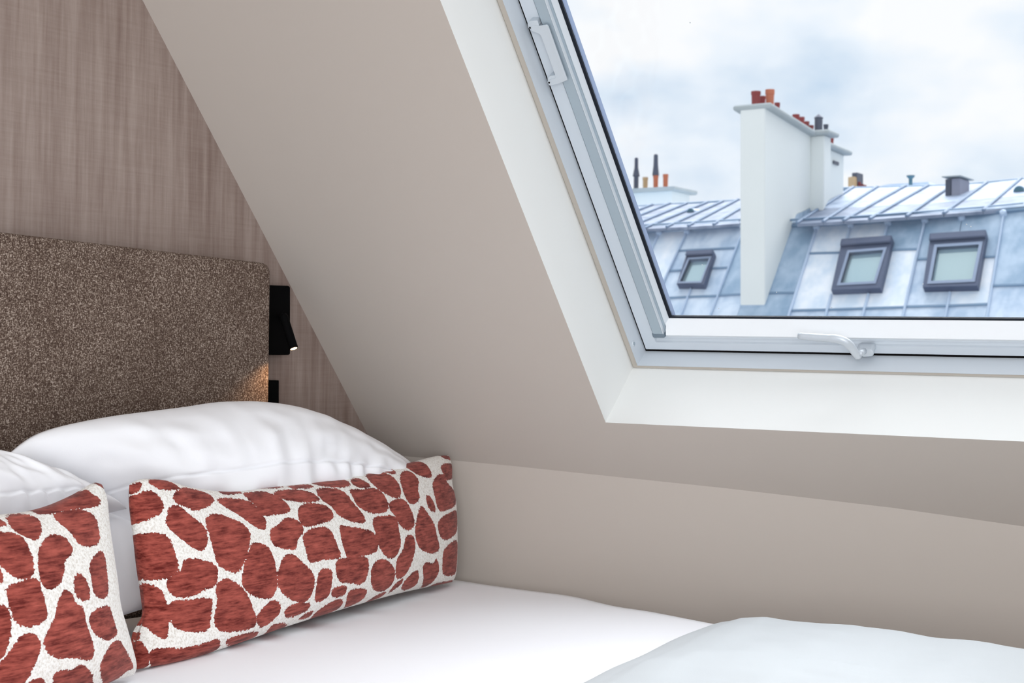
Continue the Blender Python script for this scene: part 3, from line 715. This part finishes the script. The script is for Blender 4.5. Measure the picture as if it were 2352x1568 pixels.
# crest: vertical plane containing the far end of the duvet, running towards the foot
cP = bl_[-1]+dd*.03
fdir = Vector((.985, -.17, 0)).normalized(); cn = Vector((-fdir.y, fdir.x, 0))
cr3 = [at(*q, cP, cn) for q in crest_px]
cx_ = [(P-cP).dot(fdir) for P in cr3]; cz_ = [P.z-BEDZ for P in cr3]
def crest_h(b): return float(np.interp(b, cx_, cz_))
vs = []; fs = []
for i in range(NA):
    qa = i/(NA-1); E_ = ep[i]
    for j in range(NB):
        qb = j/(NB-1); b = 1.15*qb**1.3
        P = E_ + fdir*b
        rise = 1-math.exp(-(b/.16)**1.15) if b > 0 else 0
        h = max(.02*(1-math.exp(-b/.035)), crest_h(b)) if qa > .0 else 0
        # far rim falls away just past the crest
        far_ = (1-qa)*LA
        prof_ = 1.0 if far_ > .05 else math.sqrt(max(0, 1-((.05-far_)/.05)**2))
        damp = .78+.22*math.exp(-(far_/.25)**2)
        if b <= 0: h = 0
        w_ = .008*mnoise.noise(Vector((P.x*5, P.y*5, 1)))+.004*mnoise.noise(Vector((P.x*14+P.y*5, P.y*20, 3)))
        w_ += .0025*math.sin((P.x*.5+P.y)*95+4*mnoise.noise(Vector((P.x*4, P.y*4, 7))))*max(0, mnoise.noise(Vector((P.x*3.3, P.y*3.3, 11))))*2.6
        z = h*damp*prof_ + w_*min(1, b/.1)*prof_*min(1, far_/.08)
        vs.append(Vector((P.x, P.y, BEDZ+.003+max(0, z))))
for i in range(NA-1):
    for j in range(NB-1):
        fs.append([i*NB+j, (i+1)*NB+j, (i+1)*NB+j+1, i*NB+j+1])
dv = link('duvet', mesh(vs, fs), M['duvet'], None, True)
tag(dv, 'white duvet pushed down in a puffy mound at the foot of the bed', 'duvet')
#EXTERIOR
# ================================================================== HOUSES ACROSS THE STREET
FD = Vector((-math.sin(math.radians(85.1)), math.cos(math.radians(85.1)), 0))     # along the opposite roofs, to the left
FN = Vector((FD.y, -FD.x, 0)); FN = FN if FN.y > 0 else -FN                        # away from us
BK = CAM + ray(2352, 476)*13.0                                                     # a point on the mansard break
LS = (-FN*math.cos(math.radians(50)) - Z3*math.sin(math.radians(50))).normalized() # down the steep slope
US = (FN*math.cos(math.radians(15)) + Z3*math.sin(math.radians(15))).normalized()  # up the shallow slope
def outn(s):
    n = FD.cross(s).normalized(); return n if n.z > 0 else -n
LN, UN = outn(LS), outn(US)
def lo(u, v, off=0): return at(u, v, BK+LN*off, LN)
def up(u, v, off=0): return at(u, v, BK+UN*off, UN)
def vert(u, v, P, n=FN): return at(u, v, P, n)
lerp = lambda a, b, t: a+(b-a)*t
def X(line, y):
    (x0, y0), (x1, y1) = line; return x0+(x1-x0)*(y-y0)/(y1-y0)
def cross_y(line, yl):
    """pixel where a seam line meets a nearly level joint given as ((x0,y0),(x1,y1))"""
    (x0, y0), (x1, y1) = line; (a0, b0), (a1, b1) = yl
    y = y0
    for _ in range(8):
        x = X(line, y); y = b0+(b1-b0)*(x-a0)/(a1-a0)
    return X(line, y), y
BREAK = ((1476, 527), (2352, 481))
def brk(x):   # measured break line, slightly bowed
    return float(np.interp(x, [900, 1200, 1476, 1620, 1700, 1830, 1960, 2126, 2258, 2352, 2800], [573, 551, 532, 525, 519, 520, 513, 501, 491, 482, 445]))
house_l = empty('zinc_roofed_house', lo(1600, 900)); tag(house_l, 'zinc mansard roof left of the tall white chimney wall, one small skylight', 'house')
house_r = empty('zinc_roofed_house', lo(2100, 900)); tag(house_r, 'zinc mansard roof right of the tall white chimney wall, two large skylights', 'house')
TOPY = None
def panel(P4, n, mat, parent, th=.03):
    cen = sum(P4, Vector())/4
    q = [p+(cen-p).normalized()*.006 for p in P4]
    return link('zinc_panel', prism(q, -n*th), M[mat], parent)
def panelpx(c4, fn, n, mat, parent, off=.0): return panel([fn(*c, off) for c in c4], n, mat, parent)
def seam(p0, p1, fn, n, parent, wpx=7, h=.03, mat='seam', name='standing_seam'):
    a, b = fn(*p0), fn(*p1); w2 = fn(p0[0]+wpx, p0[1])-a
    sd = (b-a).normalized().cross(n).normalized()*(w2.length*.5)
    return link(name, bevel(prism([a-sd, a+sd, a+sd*.7+n*h, a-sd*.7+n*h], b-a), .008, 1), M[mat], parent)
# seams of the steep slope: (top px, bottom px)
SL = dict(y=((1120, 560), (960, 760)), w=((940, 572), (740, 760)), z=((1300, 549), (1180, 760)), k=((1436, 541), (1345, 760)), a=((1511, 545), (1440, 700)), b=((1576, 539), (1506, 690)), c=((1698, 555), (1630, 732)),
          cc=((1757, 560), (1690, 732)), d=((1877, 522), (1811, 730)), e=((1956, 516), (1896, 730)), f=((2041, 511), (1981, 730)), g=((2126, 504), (2074, 730)),
          h=((2210, 500), (2169, 733)), i=((2306, 492), (2267, 730)), j=((2400, 480), (2367, 730)), l=((2490, 470), (2465, 730)), m=((2590, 460), (2575, 730)))
YB = 860
def bay(s0, s1, joints, tones, parent):
    """joints: list of (y at left seam, y at right seam)"""
    l0, l1 = SL[s0], SL[s1]; xs = lambda l, y: X(l, y)
    top0, top1 = None, None
    lv = [(brk(l0[0][0])+2, brk(l1[0][0])+2)] + joints + [(YB, YB-4)]
    for k in range(len(lv)-1):
        (ya, yb), (yc, yd) = lv[k], lv[k+1]
        P = [lo(xs(l0, ya), ya), lo(xs(l1, yb), yb), lo(xs(l1, yd), yd), lo(xs(l0, yc), yc)]
        panel(P, LN, tones[k], parent, th=.04+.012*(k % 2))
        if k < len(lv)-2:
            a = lo(xs(l0, yc), yc); b = lo(xs(l1, yd), yd)
            link('lap_joint', prism([a, a+LN*.012, a+LN*.012+LS*.02, a+LS*.02], b-a), M['seamd'], parent)
bay('w', 'y', [(650, 646)], ['zinc_mid', 'zinc_mid'], house_l)
bay('y', 'z', [(645, 640)], ['zinc_light', 'zinc_mid'], house_l)
bay('z', 'k', [(640, 636)], ['zinc_mid', 'zinc_mid'], house_l)
bay('k', 'a', [(620, 617)], ['zinc_mid', 'zinc_mid'], house_l)
bay('a', 'b', [(688, 684)], ['zinc_light', 'zinc_mid'], house_l)
bay('b', 'c', [(575, 568), (621, 613), (684, 678)], ['zinc_mid', 'zinc_mid', 'zinc_mid', 'zinc_mid'], house_l)
bay('c', 'cc', [(677, 674)], ['zinc_dark', 'zinc_mid'], house_l)
bay('cc', 'd', [(672, 671)], ['zinc_dark', 'zinc_dark'], house_r)
bay('d', 'e', [(581, 579), (712, 710)], ['zinc_light', 'zinc_light', 'zinc_mid'], house_r)
bay('e', 'f', [(579, 575), (710, 707)], ['zinc_light', 'zinc_light', 'zinc_mid'], house_r)
bay('f', 'g', [(573, 571), (707, 704)], ['zinc_dark', 'zinc_light', 'zinc_mid'], house_r)
bay('g', 'h', [(594, 592), (703, 701)], ['zinc_dark', 'zinc_mid', 'zinc_mid'], house_r)
bay('h', 'i', [(592, 588), (701, 697)], ['zinc_dark', 'zinc_light', 'zinc_mid'], house_r)
bay('i', 'j', [(655, 652)], ['zinc_dark', 'zinc_mid'], house_r)
bay('j', 'l', [(640, 636)], ['zinc_mid', 'zinc_mid'], house_r)
bay('l', 'm', [(640, 636)], ['zinc_mid', 'zinc_dark'], house_r)
for k_, h_ in (('w', house_l), ('y', house_l), ('z', house_l), ('k', house_l), ('a', house_l), ('b', house_l), ('c', house_l), ('d', house_r), ('e', house_r), ('f', house_r), ('g', house_r), ('h', house_r), ('i', house_r), ('j', house_r), ('l', house_r)):
    l_ = SL[k_]; t_ = (l_[0][0], brk(l_[0][0])+3); t_ = (X(l_, t_[1]), t_[1])
    if k_ == 'h': seam((2183, 672), (X(l_, YB), YB), lo, LN, h_, 6)
    elif k_ == 'f': seam(t_, (X(l_, 562), 562), lo, LN, h_, 6); seam((X(l_, 676), 676), (X(l_, YB), YB), lo, LN, h_, 6)
    elif k_ == 'e': seam(t_, (X(l_, 585), 585), lo, LN, h_, 6); seam((X(l_, 678), 678), (X(l_, YB), YB), lo, LN, h_, 6)
    else: seam(t_, (X(l_, YB), YB), lo, LN, h_, 6 if l_[0][0] > 1750 else 4)
    # hooked head of the seam roll under the break
    a = lo(*t_); link('seam_head', lathe(a+LS*.02, LN, [(.035, 0), (.03, .04), (.01, .05)], 10), M['seam'], h_)
seam((1588, 664), (1540, 790), lo, LN, house_l, 4)
# facade under the mansard (below what the camera sees)
for a_, b_, h_ in ((700, 1700, house_l), (1700, 2600, house_r)):
    A_, B_ = lo(a_, YB-10, -.05), lo(b_, YB-12, -.05); 
    link('facade', prism([A_, B_, Vector((B_.x, B_.y, -9)), Vector((A_.x, A_.y, -9))], FN*.3), M['stucco'], h_)
# break flashing: dark fold and pale roll
def along(xs, dy, fn, n, wd, h, mat, name, parent):
    for x0, x1 in zip(xs[:-1], xs[1:]):
        a, b = fn(x0, brk(x0)+dy), fn(x1, brk(x1)+dy)
        s_ = (LS if fn is lo else US)*wd
        link(name, prism([a, a+n*h, a+n*h+s_, a+s_], b-a), M[mat], parent)
xl_ = [900, 1200, 1476, 1700]; xr_ = [1815, 1960, 2126, 2258, 2352, 2600]
for xs_, h_ in ((xl_, house_l), (xr_, house_r)):
    along(xs_, -1, lo, LN, .028, .03, 'seamd', 'break_flashing', h_)
    along(xs_, -7, lo, LN, .03, .04, 'zinc_mid', 'break_roll', h_)
    along(xs_, -12, up, UN, .03, .02, 'seamd', 'gutter_lip', h_)
# shallow upper slope
RIDGE = [(1000, 500), (1250, 486), (1447, 474), (1545, 467.5), (1700, 459), (1938, 431), (2070, 428), (2206, 424), (2352, 410), (2500, 398)]
def ridge(x): return float(np.interp(x, [r[0] for r in RIDGE], [r[1] for r in RIDGE]))
UL = [((900, 573), (1080, 496)), ((1000, 566), (1190, 490)), ((1100, 558), (1300, 483)), ((1180, 552), (1375, 479)), ((1250, 541), (1447, 474)), ((1330, 536), (1500, 471)), ((1380, 534), (1540, 468)), ((1430, 532), (1579, 468)), ((1480, 529), (1625, 466)), ((1530, 524), (1662, 463)), ((1580, 523), (1697, 459)), ((1638, 522), (1745, 454)), ((1697, 518), (1800, 447))]
UR = [((1830, 518), (1960, 431)), ((1890, 512), (2015, 430)), ((1937, 507), (2080, 428)), ((1997, 503), (2132, 427)), ((2082, 496), (2190, 425)), ((2167, 490), (2267, 420)), ((2258, 483), (2345, 411)), ((2348, 474), (2425, 404)), ((2440, 466), (2500, 398))]
for S_, h_ in ((UL, house_l), (UR, house_r)):
    for k in range(len(S_)-1):
        (b0, t0), (b1, t1) = S_[k], S_[k+1]
        b0 = (b0[0], brk(b0[0])-6); b1 = (b1[0], brk(b1[0])-6)
        f_ = .42 if h_ is house_r else .5
        m0 = (lerp(b0[0], t0[0], f_), lerp(b0[1], t0[1], f_)); m1 = (lerp(b1[0], t1[0], f_), lerp(b1[1], t1[1], f_))
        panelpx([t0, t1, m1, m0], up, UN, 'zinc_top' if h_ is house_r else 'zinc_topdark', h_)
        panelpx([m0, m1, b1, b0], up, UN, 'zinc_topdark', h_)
    for k in range(len(S_)-(1 if h_ is house_l else 0)):
        (b0, t0) = S_[k]; seam((b0[0], brk(b0[0])-6), t0, up, UN, h_, 8 if h_ is house_r else 5, .025, 'seamtop')
rx = [r[0] for r in RIDGE]
for x0, x1 in zip(rx[:-1], rx[1:]):
    h_ = house_l if x1 <= 1700 else house_r
    if x0 < 1700 < x1: continue
    a, b = up(x0, ridge(x0)), up(x1, ridge(x1))
    link('ridge_roll', tube([a-Z3*.02, b-Z3*.02], [.03, .03], Z3, 1, 8), M['seamd'], h_)
    # rear slope
    c = a+FN*3-Z3*1.5; d = b+FN*3-Z3*1.5
    link('rear_slope', fixn(mesh([a-Z3*.03, b-Z3*.03, d, c], [[0, 1, 2, 3]])), M['zinc_mid'], h_)
# half round roof vents
for (x_, y_, r_), h_ in (((1587, 487, 9.5), house_l), ((2341, 440, 14), house_r)):
    c = up(x_, y_); R_ = r_*(c-CAM).dot(FWD)/F_PX
    ax = -FN; pts = [c+FD*(-R_*math.cos(t))+Z3*(R_*math.sin(t)) for t in [math.pi*k/12 for k in range(13)]]
    hood = join(prism(pts, FN*.5)); vt = link('roof_vent', hood, M['seam'], h_)
    pts = [c-FN*.01+FD*(-R_*.85*math.cos(t))+Z3*(R_*.85*math.sin(t)) for t in [math.pi*k/12 for k in range(13)]]
    link('vent_opening', prism(pts, -FN*.01), M['ventgreen'], vt)
# skylights lying on the steep slope
def skylight(o, g, parent, label):
    """o: outer px corners TL TR BR BL, g: glass px corners"""
    base = [lo(*q, .0) for q in o]; topo = [lo(*q, .16) for q in o]
    # keep it a real box: outer corners on the roof plane, lifted along the roof normal
    O_ = [lo(*q, .0) for q in o]; G_ = [lo(*q, .0) for q in g]
    sk = link('skylight', fixn(mesh([p for p in O_] + [p+LN*.07 for p in O_] + [p+LN*.07 for p in G_] + [p+LN*.02 for p in G_],
        [[i, (i+1) % 4, 4+(i+1) % 4, 4+i] for i in range(4)] + [[4+i, 4+(i+1) % 4, 8+(i+1) % 4, 8+i] for i in range(4)] + [[8+i, 8+(i+1) % 4, 12+(i+1) % 4, 12+i] for i in range(4)])), M['winframe'], parent)
    sk['label'] = label
    link('pane', prism([p+LN*.03 for p in G_], -LN*.02), M['farglass'], sk)
    # inner sash border
    cen = sum(G_, Vector())/4; I_ = [p+(cen-p)*.0 for p in G_]; J_ = [p+(p-cen)*.16 for p in G_]
    link('sash_border', fixn(mesh([p+LN*.075 for p in J_] + [p+LN*.075 for p in I_] + [p+LN*.03 for p in I_], [[i, (i+1) % 4, 4+(i+1) % 4, 4+i] for i in range(4)] + [[4+i, 4+(i+1) % 4, 8+(i+1) % 4, 8+i] for i in range(4)])), M['winframe2'], sk)
    a, b = O_[0], O_[1]; dn_ = (O_[3]-O_[0]).normalized(); L_ = (O_[3]-O_[0]).length
    link('top_hood', bevel(prism([a-dn_*.02+LN*.0, a+dn_*L_*.11, a+dn_*L_*.11+LN*.10, a-dn_*.02+LN*.10], b-a), .01, 1), M['winframe'], sk)
    return sk
skylight([(1583, 593), (1645, 590), (1622, 664), (1560, 663)], [(1589, 607), (1635, 604), (1615, 657), (1567, 658)], house_l, 'small closed skylight with grey frame')
skylight([(1938, 567), (2054, 559), (2027, 673), (1914, 677)], [(1956, 592), (2034, 586), (2012, 658), (1935, 662)], house_r, 'large skylight nearest the chimney wall')
skylight([(2141, 555), (2270, 547), (2249, 668), (2124, 671)], [(2157, 580), (2253, 574), (2237, 654), (2143, 658)], house_r, 'large skylight farthest from the chimney wall')
# metal flue box and pipe on the right ridge
fb = [up(2184, 449), up(2207, 447)]; D_ = (fb[0]-CAM).dot(FWD)/F_PX
o = link('flue_box', bevel(box(fb[0]-Z3*.06, -FD*(21*D_), Z3*(40*D_+.06), FN*.3), .01, 1), plain('grey_flue_box', srgb(150, 152, 168), .6, .3), house_r)
link('flue_side', box(fb[0]-Z3*.06, FD*(13*D_), Z3*(38*D_+.06), FN*.22), M['cowl'], o)
link('flue_lid', box(fb[0]+Z3*(42*D_)+FD*(18*D_)-FN*.05, -FD*(44*D_), Z3*(2.2*D_), FN*.42), M['capstone'], o)
pb = up(2069, 428); D_ = (pb-CAM).dot(FWD)/F_PX
link('vent_pipe', lathe(pb+FN*.3-Z3*.15, Z3, [(4.2*D_, 0), (4.2*D_, 24*D_+.15), (9*D_, 29*D_+.15), (9.5*D_, 30.5*D_+.15), (9.5*D_, 32*D_+.15), (1*D_, 33*D_+.15)], 14), M['ventgreen'], house_r)
# lantern roof behind the ridge
rb = up(2000, 431)+FN*1.0
q_ = [vert(*q, rb) for q in ((1990, 434), (2040, 423), (2132, 417.5), (2140, 430))]
link('rear_lantern', prism([q_[0]-Z3*.3]+q_[:]+[q_[3]-Z3*.3], FN*.6), M['zinc_mid'], house_r)

# ------------------------------------------------------------------ party wall with its chimney pots
PWB = lo(1757, 703)                       # foot of the wall on the steep slope
_pd = lo(1830, 493)-lo(1757, 703); PN = Vector((_pd.x, _pd.y, 0)).normalized(); PX_ = Vector((PN.y, -PN.x, 0)); PX_ = PX_ if PX_.x > 0 else -PX_   # to the right
def side(u, v, off=0): return at(u, v, PWB+PX_*off, PX_)
def front(u, v): return at(u, v, PWB, PN)
TW = (front(1757, 500)-front(1700, 500)).length
pw = empty('party_wall_chimney', PWB); tag(pw, 'tall white rendered chimney wall rising between the two zinc roofs', 'chimney', None)
prof = [side(1757, 703), side(1757, 246), side(1862, 310), side(1862, 478), side(1845, 487), side(1830, 493)]
body = prism(prof+[ ], -PX_*TW)
link('rendered_wall', bevel(body, .01, 1), M['stucco'], pw)
# foot under the wall where it meets the roof slope
ft = [side(1757, 700), side(1830, 492), side(1862, 478), side(1862, 478)-Z3*.5, side(1757, 700)-Z3*.6]
link('wall_foot', prism(ft, -PX_*TW), M['zinc_dark'], pw)
# projecting flue breast
EXT = 32*(side(1862, 480)-CAM).dot(FWD)/F_PX
e0 = side(1862, 310); 
def side2(u, v): return side(u, v, EXT)
bl0 = side2(1871, 310); br0 = side2(1905, 310)
brz = [side2(1874, 301), side2(1906, 310), side2(1906, 470), side2(1874, 480)]
a_in = side(1862, 400); depth0 = (a_in-PWB).dot(PN)
# plan of the breast: from the wall face out by EXT
def pp(dn_, z, ex=0): return Vector((PWB.x, PWB.y, 0))+PN*dn_+PX_*ex+Z3*z
dA = (side(1862, 400)-PWB).dot(PN); dB = (side2(1908, 400)-PWB).dot(PN); zt = side(1862, 312).z
link('flue_breast', bevel(prism([pp(dA, lo(1862, 600).z*0+side(1862, 486).z, EXT), pp(dA, zt, EXT), pp(dB, zt, EXT), pp(dB, side(1862, 474).z+.1, EXT)], -PX_*(TW+EXT-.02)), .01, 1), M['stucco'], pw)
# rear lower part
dC = (side(1938, 400)-PWB).dot(PN)
zr = side(1938, 356).z
zr0 = zr+.0
link('rear_wall', bevel(prism([pp(dB-.1, side(1938, 462).z-.4), pp(dB-.1, zr0+.02), pp(dC, zr0), pp(dC, side(1938, 462).z-.5)], -PX_*TW), .01, 1), M['stucco'], pw)
gv = side(1913, 376, .005); link('wall_grille', box(gv, PN*.16, Z3*.035, PX_*.01), M['cowl'], pw)
# coping slabs
ov = .07; zc0 = prof[1].z
def coping(d0_, d1_, z0, z1, ex, h=.05, name='coping'):
    a, b = pp(d0_, z0, ex), pp(d1_, z1, ex)
    link(name, bevel(prism([a, b, b+Z3*h, a+Z3*h], -PX_*(TW+ex+ov)), .015, 1), M['capstone'], pw)
coping(-ov, dA+.02, zc0-.01, zc0-.01+(zt-zc0)*1.0, ov)
coping(dA-.06, dB+.06, zt-.0, zt-.0, EXT+ov)
coping(dB+.07, dC+.08, zr0+.01, zr0, ov)
# lead apron under the breast
link('lead_apron', prism([pp(dA-.1, side(1862, 492).z, EXT+.06), pp(dB+.1, side(1862, 478).z, EXT+.06), pp(dB+.1, side(1862, 478).z-.4, EXT+.06), pp(dA-.1, side(1862, 492).z-.4, EXT+.06)], -PX_*(EXT+.1)), M['zinc_dark'], pw)
def pot(xp, yt, yb, rp, mat, parent, plane_P, plane_n, label=None, kind='pot', sink=.05):
    b = at(xp, yb, plane_P, plane_n); D_ = (b-CAM).dot(FWD)/F_PX; h = (yb-yt)*D_; r = rp*D_
    b = b-Z3*sink; h += sink
    if kind == 'pot': pr = [(r*.86, 0), (r*.95, h*.8), (r*1.06, h*.84), (r*1.06, h), (r*.8, h), (r*.78, h*.9), (.01, h*.88)]
    elif kind == 'cowl': pr = [(r, 0), (r, h*.78), (r*1.15, h*.80), (r*1.15, h*.84), (r*.3, h*.97), (r*.1, h)]
    elif kind == 'spout': pr = [(r, 0), (r, h*.45), (r*1.5, h*.47), (r*.8, h*.72), (r*.75, h*.97), (r*.5, h)]
    o = link('chimney_pot', lathe(b, Z3, pr, 16), M[mat], parent)
    if label: o['label'] = label
    return o
def mid(k): return (PWB-PX_*TW*k, PX_)
pot(1736, 210, 243, 10.5, 'terracotta', pw, PWB-PX_*TW*.66, PX_)
pot(1751, 221, 246, 7, 'terracotta', pw, PWB-PX_*TW*.62, PX_)
pot(1768, 206, 258, 10, 'terracotta_orange', pw, PWB-PX_*TW*.22, PX_, 'orange clay chimney pot')
pot(1785, 236, 266, 6, 'terracotta', pw, PWB-PX_*TW*.3, PX_)
for x_, y_, yb in ((1828, 263, 292), (1841, 269, 299), (1852, 279, 305), (1862, 288, 310)):
    pot(x_, y_, yb, 8 if x_ < 1835 else 6.5, 'terracotta', pw, PWB-PX_*TW*.3, PX_)
pot(1880, 262, 300, 9, 'cowl', pw, PWB+PX_*EXT*.3, PX_, 'dark metal cowl with pointed cap', 'cowl')
pot(1897, 286, 302, 5.5, 'cowl', pw, PWB+PX_*EXT*.3, PX_, 'dark metal cowl')
pot(1909, 315, 345, 5.5, 'terracotta', pw, PWB-PX_*TW*.3, PX_)

# ------------------------------------------------------------------ chimney block behind the left roof
CP = up(1545, 466)+FN*2.2
cw = empty('chimney_block', vert(1495, 490, CP)); tag(cw, 'low white chimney block with five mixed pots behind the left roof', 'chimney')
q_ = [vert(*q, CP) for q in ((1380, 446), (1543, 436), (1543, 500), (1380, 500))]
link('rendered_wall', prism(q_, FN*.5), M['stucco'], cw)
q_ = [vert(*q, CP-FN*.08) for q in ((1375, 437), (1548, 427.5), (1549, 433), (1545, 437), (1375, 447))]
link('coping', prism(q_, FN*.66), M['capstone'], cw)
PP = CP+FN*.2
pot(1438, 410, 437, 5, 'terracotta', cw, PP, FN); pot(1461, 362, 434, 5.5, 'cowl', cw, PP, FN, 'tall dark metal flue', 'spout')
pot(1482, 407, 433, 6, 'terracotta_tan', cw, PP, FN, 'buff clay chimney pot'); pot(1506, 402, 431, 6, 'terracotta_orange', cw, PP, FN, 'orange clay pot')
pot(1528.5, 400, 431, 6, 'terracotta_orange', cw, PP, FN)
b_ = at(1506, 403, PP, FN); D_ = (b_-CAM).dot(FWD)/F_PX
o = link('metal_cowl', lathe(b_, Z3, [(8*D_, 0), (7.5*D_, 5*D_), (5.4*D_, 24*D_), (4.8*D_, 47*D_), (3*D_, 49*D_)], 14), M['cowl'], cw)
# pots behind the right ridge, next to the party wall
CP2 = up(1960, 431)+FN*2.5
cw2 = empty('chimney_stack', vert(1960, 440, CP2)); tag(cw2, 'stubby buff and dark chimney pots peeping over the ridge beside the wall', 'chimney')
q_ = [vert(*q, CP2) for q in ((1946, 431), (1992, 429), (1992, 460), (1946, 460))]
link('rendered_wall', prism(q_, FN*.4), M['capstone'], cw2)
q_ = [vert(*q, CP2) for q in ((1948, 407), (1961, 405), (1962, 431), (1948, 432))]
link('clay_block', prism(q_, FN*.3), M['terracotta_tan'], cw2)
q_ = [vert(*q, CP2+FN*.1) for q in ((1957, 397), (1969, 396), (1969, 431), (1957, 431))]
link('dark_flue', prism(q_, FN*.2), M['cowl'], cw2)
for x_, y_ in ((1973, 418), (1980, 423), (1986, 425)): pot(x_, y_, 431, 4, 'terracotta', cw2, CP2+FN*.15, FN)
for r_ in (house_l, house_r, pw, cw, cw2): 
    bpy.context.view_layer.update(); rebase(r_)
